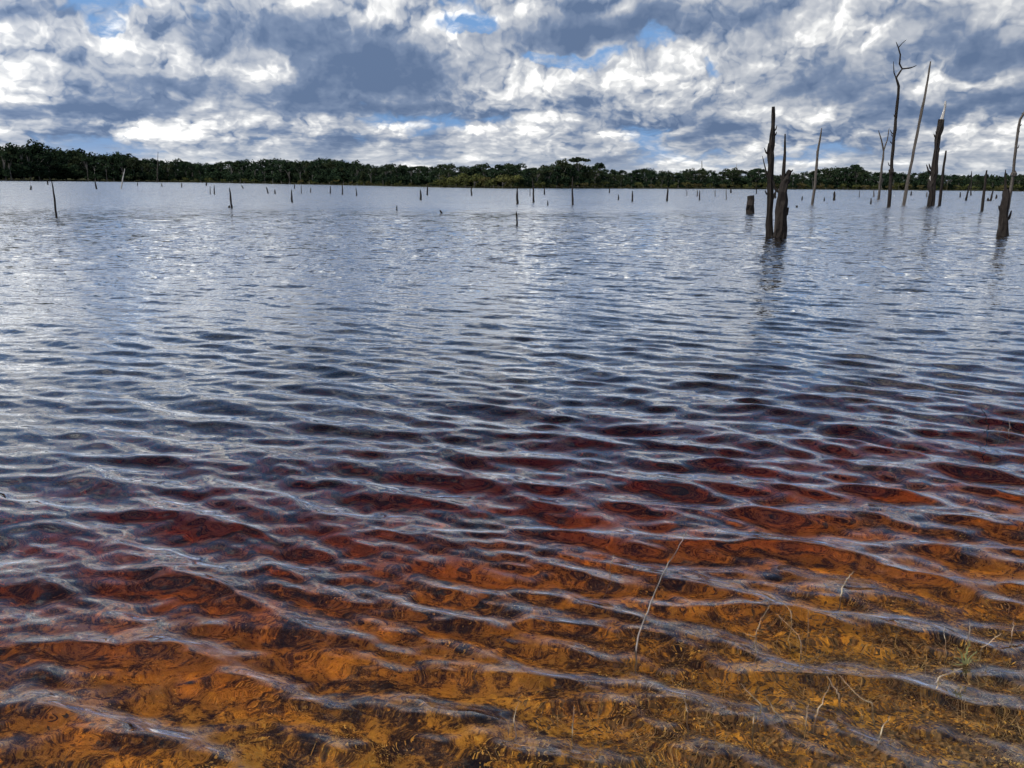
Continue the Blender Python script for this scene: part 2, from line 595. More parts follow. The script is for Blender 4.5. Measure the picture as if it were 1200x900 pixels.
def leaf_material(name, dark, light, warm):
    m, k, out = material(name)
    oi = k.new('ShaderNodeObjectInfo')
    tc = k.new('ShaderNodeTexCoord')
    geo = k.new('ShaderNodeNewGeometry')
    n = k.noise(geo.outputs['Position'], .45, 3, .6)
    c = k.mix(k.ss(n, .35, .68), dark, light)
    c = k.mix(k.m('MULTIPLY', k.ss(oi.outputs['Random'], .45, 1.0), .6), c, warm)
    d = k.new('ShaderNodeBsdfDiffuse')
    k.put(d.inputs['Color'], c)
    t = k.new('ShaderNodeBsdfTranslucent')
    k.put(t.inputs['Color'], c)
    mx = k.new('ShaderNodeMixShader')
    mx.inputs[0].default_value = .22
    k.put(mx.inputs[1], d.outputs[0])
    k.put(mx.inputs[2], t.outputs[0])
    k.put(out.inputs[0], mx.outputs[0])
    return m


def wood_material(name, dark, light, scale=6.0):
    m, k, out = material(name)
    tc = k.new('ShaderNodeTexCoord')
    mp = k.new('ShaderNodeMapping')
    k.put(mp.inputs[0], tc.outputs['Object'])
    mp.inputs['Scale'].default_value = (1, 1, .12)
    n = k.noise(mp.outputs[0], scale * 4, 5, .65)
    n2 = k.noise(tc.outputs['Object'], scale * .5, 4, .6)
    c = k.ramp(k.m('MULTIPLY_ADD', n2, .6, k.m('MULTIPLY', n, .5)), [(.32, dark), (.52, tuple((a + b) / 2 for a, b in zip(dark, light))), (.72, light)])
    b = k.new('ShaderNodeBsdfPrincipled')
    b.inputs['Roughness'].default_value = .9
    b.inputs['Specular IOR Level'].default_value = .08
    k.put(b.inputs['Base Color'], c)
    bm = k.new('ShaderNodeBump')
    bm.inputs['Distance'].default_value = .02
    bm.inputs['Strength'].default_value = .8
    k.put(bm.inputs['Height'], n)
    k.put(b.inputs['Normal'], bm.outputs[0])
    k.put(out.inputs[0], b.outputs[0])
    return m


M_LEAF = leaf_material("forest_leaves", (.008, .015, .010), (.025, .040, .020), (.034, .038, .019))
M_SCRUB = leaf_material("scrub_leaves", (.030, .036, .014), (.080, .085, .028), (.085, .062, .030))
M_BARK = wood_material("pale_bark", (.05, .045, .04), (.20, .185, .165), 1.5)
M_DEAD = wood_material("dead_wood", (.005, .004, .004), (.026, .022, .019))
M_GREY = wood_material("bleached_dead_wood", (.10, .095, .09), (.42, .40, .37))
M_MID = wood_material("grey_dead_wood", (.014, .012, .011), (.085, .075, .066))


def tube(pts, rad, sides=8, g=None, rough=0.0, cap=.6):
    """tapered tube through points; returns vertices, faces"""
    pts = [Vector(p) for p in pts]
    V, F = [], []
    n = len(pts)
    ref = Vector((0.31, 1, 0.12)).normalized()
    flute = [1.0 + (rough * 1.6 * g.uniform(-1, 1) if g is not None and rough else 0.0) for _ in range(sides)]
    for i, p in enumerate(pts):
        t = (pts[min(i + 1, n - 1)] - pts[max(i - 1, 0)]).normalized()
        a = t.cross(ref).normalized()
        b = t.cross(a)
        for s in range(sides):
            w = 2 * math.pi * s / sides
            q = flute[s]
            if g is not None and rough:
                q += rough * g.uniform(-1, 1)
            V.append(p + (a * math.cos(w) + b * math.sin(w)) * rad[i] * q)
    for i in range(n - 1):
        for s in range(sides):
            s2 = (s + 1) % sides
            F.append((i * sides + s, i * sides + s2, (i + 1) * sides + s2, (i + 1) * sides + s))
    if cap:
        V.append(pts[-1] + (pts[-1] - pts[-2]).normalized() * rad[-1] * cap)
        c = len(V) - 1
        for s in range(sides):
            F.append(((n - 1) * sides + s, (n - 1) * sides + (s + 1) % sides, c))
    return V, F


def join(parts):
    V, F = [], []
    for v, f in parts:
        n = len(V)
        V += list(v)
        F += [tuple(i + n for i in q) for q in f]
    return V, F


def crown_faces(g, lobes, n, leaf):
    """leaf clumps spread through ellipsoid lobes, thicker at their skins"""
    vol = np.array([l[3] * l[4] * l[5] for l in lobes]) ** .67
    pick = g.choice(len(lobes), n, p=vol / vol.sum())
    V, F = [], []
    for i in pick:
        cx, cy, cz, ax, ay, az = lobes[i]
        d = g.normal(size=3)
        d /= np.linalg.norm(d)
        if d[2] < -.35:
            d[2] *= .4
        rr = g.uniform(.55, 1.05)
        c = np.array([cx, cy, cz]) + d * rr * np.array([ax, ay, az])
        nrm = d + g.normal(size=3) * .6
        nrm /= np.linalg.norm(nrm)
        t = np.cross(nrm, g.normal(size=3))
        t /= np.linalg.norm(t)
        b = np.cross(nrm, t)
        s = leaf * g.uniform(.6, 1.5)
        k = len(V)
        V += [c + t * s, c + b * s * .8 + nrm * s * .2, c - t * s, c - b * s * .8 + nrm * s * .2]
        F.append((k, k + 1, k + 2, k + 3))
    return V, F


def tree_meshes(seed, style):
    """one unit-high tree: trunk with limbs, crown"""
    g = np.random.default_rng(seed)
    lobes = []
    if style == 'broad':
        for j in range(13):
            w = g.uniform(.10, .18)
            zz = g.uniform(.55, .88) if j < 8 else g.uniform(.12, .55)
            lobes.append((g.uniform(-.26, .26), g.uniform(-.26, .26), zz, w, w, w * g.uniform(.55, .85)))
    elif style == 'tall':
        for j in range(12):
            w = g.uniform(.08, .14)
            lobes.append((g.uniform(-.13, .13), g.uniform(-.13, .13), g.uniform(.60, .90) if j < 6 else g.uniform(.12, .6), w, w, w * g.uniform(.7, 1.1)))
    elif style == 'umbrella':
        for _ in range(8):
            w = g.uniform(.09, .15)
            lobes.append((g.uniform(-.2, .2), g.uniform(-.2, .2), g.uniform(.78, .93), w, w, w * .5))
    else:                                             # shrub, leafy to the ground
        for _ in range(10):
            w = g.uniform(.18, .34)
            lobes.append((g.uniform(-.5, .5), g.uniform(-.4, .4), g.uniform(.15, .75), w, w, w * g.uniform(.6, .9)))
    V, F = crown_faces(g, lobes, {'umbrella': 420, 'shrub': 620}.get(style, 900), .030 if style != 'shrub' else .05)
    crown = mesh_data("crown", V, F)
    parts = [tube([(0, 0, -.05), (g.uniform(-.02, .02), 0, .25), (g.uniform(-.03, .03), 0, .5), (0, 0, .75)], [.022, .017, .013, .007], 6)]
    for l in lobes[:5]:
        z0 = l[2] * g.uniform(.5, .7)
        parts.append(tube([(0, 0, z0), (l[0] * .5, l[1] * .5, (z0 + l[2]) / 2 + .02), (l[0], l[1], l[2])], [.009, .007, .003], 5))
    v, f = join(parts)
    return crown, mesh_data("trunk", v, f)


def mesh_data(name, V, F):
    me = bpy.data.meshes.new(name)
    me.from_pydata([tuple(v) for v in V], [], F)
    me.update()
    return me


def plant_tree(name, crown, trunk, mat, loc, h, w, rz, label, cat, group):
    e = empty(name, loc)
    e.scale = (h * w, h * w, h)
    e.rotation_euler = (0, 0, rz)
    for nm, me, mt in (("crown", crown, mat), ("trunk", trunk, M_BARK)):
        if not me.materials:
            me.materials.append(mt)
        o = bpy.data.objects.new(nm, me)
        COL.objects.link(o)
        o.parent = e
    tag(e, label, cat, group)
    return e


def make_forest():
    g = np.random.default_rng(5)
    kinds = {}
    for i, st in enumerate(['broad', 'broad', 'broad', 'tall', 'tall', 'umbrella']):
        kinds.setdefault(st, []).append(tree_meshes(100 + i, st))
    shrubs = [tree_meshes(200 + i, 'shrub') for i in range(4)]
    lab = {'broad': 'broad dark green rainforest tree in the line along the far shore',
           'tall': 'slim dark green rainforest tree in the line along the far shore',
           'umbrella': 'flat-topped dark tree standing in the forest line on the far shore'}
    n = 0
    px = -70.0
    while px < 1270:
        p0 = shore_point(px)
        d = math.hypot(p0.x, p0.y)
        for row in range(2):
            q = px + g.uniform(-3, 3)
            back = g.uniform(3, 12) if row == 0 else g.uniform(16, 40)
            p = shore_point(q, back)
            ptop = float(np.interp(q, *zip(*CANOPY)))
            base = float(np.interp(q, *zip(*SHORE)))
            hz = base - 2.6 * (300 / d) ** 0
            h = (base - ptop) / FPX * (d + back) * (g.uniform(.66, .96) if row == 0 else g.uniform(.86, 1.03))
            st = g.choice(['broad', 'tall', 'umbrella'], p=[.62, .28, .10])
            cr, tr = kinds[st][g.integers(len(kinds[st]))]
            plant_tree("forest_tree", cr, tr, M_LEAF, (p.x, p.y, land_height(back) - .1), h, g.uniform(.85, 1.25) * (1.0 if d > 400 else 1.15),
                       g.uniform(0, 6.28), lab[st], "tree", "forest trees along the far shore, " + st)
            n += 1
        px += g.uniform(8.5, 12.5)
    # trees that stand out
    for q, top, back, st, wid, label in ((677, 185.5, 14, 'umbrella', 1.15, 'tallest round-headed tree rising above the middle of the far forest'),
                                         (658, 189, 12, 'broad', .9, 'bushy tree just beside the tallest round-headed tree of the far forest'),
                                         (700, 192, 10, 'tall', 1.1, 'pointed tree by the tallest round-headed tree, lower than it'),
                                         (48, 174, 20, 'broad', .95, 'bushy crown standing highest where the far forest is tallest')):
        p0 = shore_point(q, back)
        base = float(np.interp(q, *zip(*SHORE)))
        h = (base - top) / FPX * math.hypot(p0.x, p0.y)
        cr, tr = kinds[st][0]
        plant_tree("emergent_tree", cr, tr, M_LEAF, (p0.x, p0.y, land_height(back) - .1), h, wid, g.uniform(0, 6), label, "tree", None)
    # scrub at the water's edge
    px = 205.0
    while px < 1250:
        p = shore_point(px, g.uniform(.5, 3.0))
        d = math.hypot(p.x, p.y)
        hp = g.uniform(5, 9) if px > 590 else g.uniform(4, 7)
        if 512 < px < 600:
            hp = g.uniform(13, 19)
        if 300 < px < 505 and g.random() < .5:
            px += 8
            continue
        cr, tr = shrubs[g.integers(4)]
        big = 512 < px < 600
        plant_tree("shoreline_shrub", cr, tr, M_SCRUB, (p.x, p.y, .1), hp / FPX * d, g.uniform(.9, 1.4), g.uniform(0, 6.28),
                   'large olive brown bush of the thicket pushing out into the lake' if big else 'low olive green shrub at the foot of the far forest', "shrub",
                   "thicket of large bushes on the point" if big else "shrubs along the far waterline")
        px += g.uniform(7, 13) if big else g.uniform(9, 16)
    # the wood behind, seen only as one mass
    V, F = [], []
    px = -250.0
    i = 0
    while px < 1450:
        p0 = shore_point(px)
        d = math.hypot(p0.x, p0.y)
        for back in (14, 25, 45, 80, 95):
            q = px + g.uniform(-4, 4)
            p = shore_point(q, back + g.uniform(-8, 8))
            ptop = float(np.interp(q, *zip(*CANOPY)))
            base = float(np.interp(q, *zip(*SHORE)))
            h = (base - ptop) / FPX * (d + back) * g.uniform(.78, .97)
            low_mass = back < 40
            cr, _ = (kinds['broad'] + kinds['tall'])[g.integers(5)] if back > 70 else shrubs[g.integers(4)]
            if back < 70:
                h *= .62 if low_mass else .85
            co = np.empty(len(cr.vertices) * 3, np.float32)
            cr.vertices.foreach_get('co', co)
            co = co.reshape(-1, 4, 3)[::2 if back > 70 else 1].reshape(-1, 3)
            a = g.uniform(0, 6.28)
            w = h * g.uniform(1.0, 1.35)
            x = (co[:, 0] * math.cos(a) - co[:, 1] * math.sin(a)) * w + p.x
            y = (co[:, 0] * math.sin(a) + co[:, 1] * math.cos(a)) * w + p.y
            V.append(np.stack([x, y, co[:, 2] * h + land_height(back) - .1], 1))
        px += 11
    V = np.concatenate(V)
    F = np.arange(len(V)).reshape(-1, 4)
    tag(mesh_obj("forest_interior", V, F, M_LEAF, smooth=False), 'dense dark wood behind the first trees of the far shore', 'forest', kind='stuff')
    # distant ridge beyond the gap
    V, F = [], []
    g2 = np.random.default_rng(8)
    for i in range(900):
        px = g2.uniform(1120, 1240)
        d = g2.uniform(1900, 2100)
        dr = ray(px, 220)
        hgt = max(2, (222.5 - float(np.interp(px, [1120, 1145, 1175, 1240], [214, 212, 213, 214])))) / FPX * d
        c = np.array([dr.x * d, dr.y * d, g2.uniform(.1, 1.0) * hgt + 1.0])
        for _ in range(3):
            k = len(V)
            o = c + g2.normal(size=3) * 3
            t, b = g2.normal(size=3) * 3.2, g2.normal(size=3) * 3.2
            V += [o + t, o + b, o - t, o - b]
            F.append((k, k + 1, k + 2, k + 3))
    tag(mesh_obj("distant_wood", np.array(V), np.array(F), M_LEAF, smooth=False), 'remote hazy wood showing through the gap in the far forest', 'forest', kind='stuff')


make_forest()


# ------------------------------------------------------------------ drowned dead trees
def stem(name, pts, widths, mat, g, parent=None, depth=None, sink=0.5, base_xy=None, sides=9, rough=.10):
    """a trunk or branch from photo pixels (base first) and widths in pixels, standing at its own distance"""
    Y = depth
    P = [at_depth(px, py, Y) for px, py in pts]
    scl = (P[0] - Vector((0, 0, EYE))).length / FPX
    rad = [max(w, .6) * scl / 2 * .78 for w in widths]
    # finer steps with small kinks
    Q, rr = [], []
    for i in range(len(P) - 1):
        L = (P[i + 1] - P[i]).length
        n = max(2, min(8, int(L / (rad[i] * 5 + .02))))
        for j in range(n):
            t = j / n
            r = rad[i] * (1 - t) + rad[i + 1] * t
            jit = Vector((g.normal(), g.normal() * 1.5, g.normal() * .2)) * r * (.11 if (i or j) else 0)
            Q.append(P[i].lerp(P[i + 1], t) + jit)
            rr.append(r * g.uniform(.92, 1.08))
    Q.append(P[-1])
    blunt = rad[-1] > 1.3 * scl
    rr.append(rad[-1] * (.96 if blunt else .75))
    if sink:
        down = (Q[0] - Q[1]).normalized()
        Q.insert(0, Q[0] + Vector((down.x * .3, down.y * .3, -1)).normalized() * sink)
        rr.insert(0, rr[0] * 1.12)
    org = base_xy if base_xy is not None else Vector((P[0].x, P[0].y, 0))
    V, F = tube([q - org for q in Q], rr, sides, g, rough, .12 if blunt else .6)
    return mesh_obj(name, V, F, mat, parent, smooth=False, loc=None if parent else org), org


def snag(pts, widths, label, group=None, mat=None, branches=(), name="dead_tree", cat="dead tree", sides=9, rough=.10):
    g = np.random.default_rng(int(pts[0][0] * 13 + pts[0][1]))
    b = on_water(*pts[0])
    mat = mat or M_DEAD
    if branches:
        root = empty(name, b)
        stem("trunk", pts, widths, mat, g, root, b.y, base_xy=b, sides=sides, rough=rough)
        for bp, bw, bm in branches:
            stem("branch", bp, bw, bm or mat, g, root, b.y, sink=0, base_xy=b, sides=6)
        # broken stubs of lost limbs
        H = pts[0][1] - pts[-1][1]
        for _ in range(5 if H > 60 else 3):
            t = g.uniform(.25, .95)
            y = pts[0][1] - t * H
            xs = float(np.interp(-y, [-p[1] for p in pts], [p[0] for p in pts]))
            w = float(np.interp(-y, [-p[1] for p in pts], widths))
            sd = g.choice([-1, 1])
            L = w * g.uniform(.7, 1.5)
            stem("branch_stub", [(xs, y), (xs + sd * L * .6, y - L * .45), (xs + sd * L * .8, y - L * g.uniform(.7, 1.3))], [w * .42, w * .32, w * .18], mat, g, root, b.y + g.uniform(-.01, .01), sink=0, base_xy=b, sides=5)
    else:
        root, _ = stem(name, pts, widths, mat, g, None, b.y, sides=sides, rough=rough)
    return tag(root, label, cat, group)


def make_snags():
    # the pair in the open water
    snag([(902, 277), (901.5, 250), (903, 215), (903.5, 185), (904.5, 170), (906, 148), (906.3, 125)], [9.5, 7.5, 6.6, 6.4, 7.5, 4.6, 4.0], 'tall straight dead trunk with a thin side twig, touching a thick broken stump',
         branches=[([(902, 214), (898, 203), (893.5, 183)], [2.6, 2.0, .9], None), ([(904, 236), (908, 230), (910, 220)], [2.4, 2.2, 1.2], None), ([(901, 192), (899.5, 178), (900.5, 168)], [3.0, 2.8, 1.2], None)], sides=13, rough=.20)
    snag([(914, 278), (915, 258), (917, 235), (919.5, 215), (923, 206), (926, 199.5)], [17, 15, 12.5, 11, 7, 5.5], 'thick broken stump with a knobbed head and a thin spire, against a taller trunk', name="broken_stump", cat="tree stump",
         branches=[([(917.5, 222), (918.5, 200), (919.8, 180), (920, 157)], [7, 4.6, 3.2, 2.0], None), ([(909.5, 272), (912, 250), (915, 225), (918, 208)], [7, 6.5, 5, 3], M_MID)], sides=14, rough=.20)
    snag([(879, 250), (879, 240), (879.5, 229.5)], [11.5, 10.5, 9.5], 'short thick round stump with a flat top, standing alone in open water', name="cut_stump", cat="tree stump", sides=12, rough=.10)
    # group of tall bare trunks
    snag([(952, 239.5), (955.5, 215), (957, 195), (958.5, 178), (961, 162), (963, 150)], [4, 3.6, 3.4, 3.2, 2.4, 1.6], 'thin leaning bare pole between the thick broken stump and the forked snags', mat=M_MID)
    snag([(1029.3, 233.5), (1033.6, 195), (1035.5, 176)], [3.2, 2.8, 2.6], 'slender bare tree forking into a narrow V of two twigs', mat=M_MID,
         branches=[([(1035.5, 177), (1033, 164), (1029.5, 153)], [2.2, 1.7, 1.0], None), ([(1035.5, 177), (1040, 164), (1042, 150)], [2.0, 1.5, .9], None)])
    snag([(1041.4, 242), (1044.7, 201), (1047.5, 162), (1051.5, 120), (1053.3, 101), (1050, 91)], [4.6, 4.2, 3.8, 3.5, 3.4, 2.8], 'tallest bare dead tree with a crooked branching top',
         branches=[([(1050, 92), (1053.5, 86), (1057.3, 80.7), (1054, 74.7), (1055, 64), (1052.7, 55.3), (1050, 49)], [2.5, 2.4, 2.3, 2.2, 1.9, 1.5, .8], None),
                   ([(1057, 80.8), (1065.3, 80), (1070, 78.6), (1074, 76.7)], [1.9, 1.7, 1.3, .8], None), ([(1050, 91), (1047.7, 85.3), (1047, 72)], [1.6, 1.3, .8], None),
                   ([(1052.7, 56), (1057, 51), (1062, 46.7)], [1.3, 1.0, .7], None), ([(1044.7, 203), (1045, 200), (1046, 197.5)], [6.5, 7, 3.5], None)])
    snag([(1059.4, 239.6), (1063, 218), (1067, 198), (1075.3, 156.7), (1079, 137), (1082.8, 117.8), (1087, 95), (1090.6, 72)], [4.4, 4, 3.7, 3.4, 3.2, 3.0, 2.5, 1.8], 'tall smooth leaning pole next to the tallest branching dead tree', mat=M_MID)
    snag([(1090, 241), (1092, 225), (1093.5, 212), (1095.5, 192), (1097.5, 173), (1100, 155), (1103, 140)], [7.6, 7, 8.4, 6, 5.4, 5.6, 6.4], 'thick gnarled dead trunk with a pale bleached tip', mat=M_DEAD,
         branches=[([(1103, 141), (1105.5, 132), (1107.2, 125), (1107.8, 118.5)], [4.6, 3.2, 2.6, 2.4], M_GREY), ([(1102, 158), (1105, 150), (1105, 141)], [2.4, 2.6, 1.6], M_MID),
                   ([(1092, 218), (1090.6, 209), (1094, 200)], [3, 3.4, 2.2], M_GREY), ([(1095.5, 212), (1097, 206), (1096.5, 199)], [3, 3, 1.6], M_GREY)], sides=13, rough=.20)
    snag([(1100.8, 240.8), (1104, 214), (1106, 195), (1108.6, 176.7)], [3.4, 3.2, 3.0, 2.4], 'short thin pole beside the gnarled trunk with the bleached tip')
    snag([(1150.8, 247.2), (1153.5, 224), (1156.4, 199.7)], [3.4, 2.8, 2.2], 'plain thin pole between the gnarled trunk and the spired stump')
    snag([(1174.5, 276), (1176, 255), (1178, 232), (1179, 222)], [11.5, 10, 8.6, 5.5], 'dark tapering stump ending in a thin spire', name="spired_stump", cat="tree stump",
         branches=[([(1178.3, 226), (1178, 212), (1178.4, 199)], [4.5, 2.6, 1.5], None), ([(1172, 272), (1173.5, 252), (1176.5, 234)], [5, 4.6, 2.6], M_MID)], sides=13, rough=.18)
    snag([(1181, 245), (1186.4, 212), (1189, 187), (1192, 159.5), (1195.6, 140), (1201, 130), (1206, 127)], [4.0, 3.8, 3.5, 3.4, 3.2, 2.4, 1.5], 'slender grey trunk curving over at the top behind the spired stump', mat=M_MID,
         branches=[([(1187, 206), (1188.2, 203), (1189, 200)], [6.5, 6.5, 3], None)])
    # poles and stubs out on the lake: base, top, width
    far_group = "small drowned poles far out on the lake"
    rows = [
        ((66, 253.5), (60.6, 212.5), 2.4, 'long thin leaning pole standing alone before the tall dark forest'),
        ((271.8, 243.3), (268.7, 220), 2.6, 'leaning pole with a short stub at its foot on the open lake'),
        ((342, 236.5), (341.5, 222.5), 2.8, 'stout upright post alone on open water, before the unbroken dark forest'),
        ((493.2, 234), (492.6, 222.5), 3.0, 'stout dark bent post with a slimmer post behind it'),
        ((500.6, 228.4), (501.2, 216), 2.2, 'slimmer post just behind the stout dark bent post'),
        ((552.7, 229), (552.4, 218), 2.0, 'dark post in front of the large bushy thicket'),
        ((606.3, 238.5), (606, 220.5), 3.0, 'dark upright post right behind a lower pointed stake'),
        ((605.8, 263.8), (605, 248), 2.4, 'small pointed stake rising alone from the open water, its back to an upright post'),
        ((625.4, 236.5), (624, 208.5), 2.4, 'tall thin post with a pale top, second along from the lone pointed stake'),
        ((638, 228), (638, 219.5), 2.0, 'short far post between two taller posts before the tallest round-headed tree'),
        ((671.3, 239.6), (671.2, 207.5), 2.8, 'tall dark post below the tallest round-headed tree'),
        ((724.7, 234), (724.7, 228), 1.9, 'tiny stub beside a short sturdy post'),
        ((741, 235.8), (741.2, 224), 2.7, 'short sturdy post with a tiny stub beside it'),
        ((782, 235.2), (783, 219), 2.4, 'thin dark pole out before the low olive shrubs'),
        ((820, 234.3), (820, 223), 2.1, 'one of two thin poles close together on the far water'),
        ((817, 230), (817.4, 222.5), 1.4, 'fainter of two thin poles close together on the far water'),
        ((851, 233.8), (851, 222), 1.2, 'faint thin pole between the twin poles and the flat-topped stump'),
        ((856.5, 226), (856.6, 219.5), 2.4, 'small dark stub close under the far shore behind the flat-topped stump'),
        ((886.4, 227), (886, 216), 1.6, 'thin distant stick behind the flat-topped stump'),
        ((977.5, 234.6), (978, 224.5), 3.0, 'small dark post with a pointed top past the thin leaning pole'),
        ((940, 234.6), (940.3, 229.8), 1.7, None), ((966, 235.4), (966, 231.2), 1.7, None), ((1020.3, 239), (1020.8, 232), 1.8, None), ((1024, 230.5), (1024.3, 221.5), 1.4, None),
        ((933.7, 243), (934, 240.6), 2.4, None), ((1067.5, 229), (1068, 224), 1.8, None), ((1125.3, 231), (1125.4, 225), 1.6, None),
        ((1132, 234.8), (1136.3, 214.5), 2.2, 'pale leaning snag far out between two thin poles'),
        ((1138, 229), (1138.6, 200.5), 1.5, 'faint upright stick behind the pale leaning snag'),
        ((1160.8, 235), (1164, 223), 2.6, 'dark leaning stub by two lower lumps near the spired stump'),
        ((1158, 235.5), (1158.3, 232), 2.8, None), ((1167.3, 232.5), (1168, 228), 2.2, None), ((642, 240.4), (641.8, 235), 2.0, None), ((714, 226), (714.3, 220.5), 1.6, None),
        ((465, 246.3), (465.2, 240.5), 1.8, 'little upright stub alone on the open middle water'),
        ((517.6, 249.8), (515.6, 246), 3.0, 'low dark lump just breaking the open middle water'),
        ((314.3, 226.5), (312, 219), 1.8, None), ((322.2, 227.2), (322, 222), 1.8, None), ((345, 221), (345.3, 216), 1.5, None), ((353.2, 226.5), (353, 217), 1.2, None), ((364, 225.6), (364.2, 220), 1.3, None),
        ((387, 226.6), (387.4, 218), 1.7, None), ((401, 227.7), (401.2, 215), 1.8, None), ((418, 229.4), (417, 220.5), 1.7, None), ((246.5, 227.4), (246.3, 218), 1.4, None), ((251, 227.4), (251, 217.5), 1.6, None),
        ((161.2, 217.6), (161, 213.5), 1.5, None), ((213, 219.6), (213, 214), 1.4, None), ((36, 222.4), (36.3, 217.5), 1.9, None), ((113.2, 221.4), (111.2, 212.5), 1.8, None),
        ((56, 216.5), (55.8, 211), 1.6, None), ((242, 217.6), (242, 214), 2.0, None), ((621, 229.5), (621.3, 220), 1.2, None), ((285, 221), (283, 217), 1.4, None), ((190, 219), (189, 214.5), 1.2, None),
        ((838, 230), (838.2, 222), 1.1, None), ((805, 229), (805, 222), 1.1, None), ((909, 232), (908.6, 222), 1.5, None), ((1007, 231), (1007.2, 223), 1.2, None), ((1086, 231), (1086.4, 224.5), 1.4, None)]
    for (b, t, w, label) in rows:
        g = np.random.default_rng(int(b[0] * 7))
        h = b[1] - t[1]
        mid = ((b[0] + t[0]) / 2 + g.uniform(-.02, .02) * h, (b[1] + t[1]) / 2)
        low = (t[0] * .2 + b[0] * .8 + g.uniform(-.02, .02) * h, b[1] * .8 + t[1] * .2)
        if label is None:
            lean = abs(b[0] - t[0]) / h
            label = ('tiny leaning stub of a drowned tree far out on the lake' if lean > .12 else
                     'tiny low stub of a drowned tree far out on the lake' if h < 6 else 'faint thin upright stick of a drowned tree far out on the lake')
            grp = far_group + (', leaning' if lean > .12 else ', low' if h < 6 else ', upright')
        else:
            grp = None
        snag([b, low, mid, t], [w * 1.15, w, w * .95, w * .6], label, grp, name="drowned_pole", cat="dead tree", sides=7, rough=.12, mat=M_DEAD if w > 1.45 else M_MID)
    # the stub at the foot of the leaning pole
    snag([(268.4, 243.2), (268.6, 242), (269, 240.6)], [3.2, 2.6, 1.4], 'low stub touching the foot of a leaning pole on the open lake', name="drowned_stub", cat="dead tree", sides=7)
    # bare trunks among the far trees
    for i, (b, t, w) in enumerate([((141.8, 221.2), (146.3, 197.5), 1.8), ((862, 221), (863.3, 192), 1.5), ((822.6, 220.5), (822.5, 188.5), 1.6), ((184, 214), (185.2, 178), 1.1), ((1093.5, 222), (1092, 198), 1.4), ((890, 221.5), (889, 199), 1.3)]):
        snag([b, ((b[0] + t[0]) / 2, (b[1] + t[1]) / 2), t], [w, w * .9, w * .5], 'bare pale trunk standing in front of the far forest', "bare trunks against the far forest", M_GREY if i in (0, 1, 4) else M_MID, name="bare_trunk", sides=6)


make_snags()


# ------------------------------------------------------------------ the shallows: algae, litter, stalks, a young plant
def bed_z(x, y):
    return -float(bed_depth(np.array([x]), np.array([y]))[0])


def plain(name, col, col2, scale=30.0, trans=0.0):
    m, k, out = material(name)
    geo = k.new('ShaderNodeNewGeometry')
    n = k.noise(geo.outputs['Position'], scale, 3, .6)
    c = k.mix(k.ss(n, .35, .65), col, col2)
    b = k.new('ShaderNodeBsdfPrincipled')
    b.inputs['Roughness'].default_value = .7
    k.put(b.inputs['Base Color'], c)
    k.put(out.inputs[0], b.outputs[0])
    return m


def scatter(name, label, cat, n, mat, seed, length, width, up, dens):
    """many small blades lying on or rising from the bed, too many to count"""
    g = np.random.default_rng(seed)
    r = 1.25 * (6.5 / 1.25) ** g.random(n * 4)
    th = np.radians(g.uniform(-46, 46, n * 4))
    x, y = r * np.sin(th), r * np.cos(th)
    keep = g.random(n * 4) < dens(x, y)
    x, y = x[keep][:n], y[keep][:n]
    n = len(x)
    z = silt_z(x, y)
    a = g.uniform(0, 2 * np.pi, n)
    tilt = np.radians(g.uniform(*up, n))
    L = length * g.uniform(.4, 1.4, n)
    W = width * g.uniform(.6, 1.5, n)
    d = np.stack([np.cos(a) * np.cos(tilt), np.sin(a) * np.cos(tilt), np.sin(tilt)], 1)
    s = np.stack([-np.sin(a), np.cos(a), 0 * a], 1) * W[:, None] / 2
    p = np.stack([x, y, z + .002], 1)
    bend = np.stack([0 * a, 0 * a, -.25 * L * np.sin(tilt)], 1)
    V = np.stack([p - s * .5, p + s * .5, p + d * L[:, None] * .55 + s, p + d * L[:, None] * .55 - s, p + d * L[:, None] + bend], 1).reshape(-1, 3)
    i = np.arange(n)[:, None] * 5
    F = np.concatenate([np.hstack([i, i + 1, i + 2]), np.hstack([i, i + 2, i + 3]), np.hstack([i + 3, i + 2, i + 4])])
    tag(mesh_obj(name, V, F, mat, smooth=False), label, cat, kind='stuff')


def right_shallow(x, y):
    s = y * math.cos(R(17)) - x * math.sin(R(17))
    px = 600 + FPX * x / np.maximum(y, .3)
    return np.clip((px - 560) / 420, 0.02, 1) * np.clip((3.1 - s) / 1.3, 0, 1)


def clumps(x, y):
    c = value_noise(x, y, 60, 4.5) * .6 + value_noise(x, y, 61, 11.0) * .5
    s = y * math.cos(R(17)) - x * math.sin(R(17))
    return np.clip(c * 2.2, 0, 1) * np.clip((4.2 - s) / 1.6, 0, 1)


M_ALGAE = plain("golden_algae", (.40, .27, .07), (.66, .50, .17))
M_LITTER = plain("brown_litter", (.022, .014, .009), (.22, .14, .075), 55.0)
M_STRAW = plain("dry_straw", (.13, .095, .06), (.36, .29, .19), 20.0)
M_TWIG = plain("grey_twig", (.03, .026, .023), (.24, .21, .18), 7.0)
M_GREEN = plain("young_leaves", (.06, .065, .02), (.15, .15, .05), 18.0)
scatter("algae_tufts", 'fuzzy golden algae growing in clumps on the shallow bed', 'algae', 34000, M_ALGAE, 31, .011, .0042, (5, 60), clumps)
scatter("leaf_litter", 'brown leaf and twig litter sunk on the bed in the shallows', 'leaf litter', 26000, M_LITTER, 32, .034, .0105, (-4, 40), right_shallow)
scatter("sunken_grass", 'fine drowned grass standing in the shallow water', 'grass', 15000, M_STRAW, 33, .095, .0020, (10, 75), lambda x, y: right_shallow(x, y) * np.clip(value_noise(x, y, 70, 2.2) * 2 + .35, 0, 1))


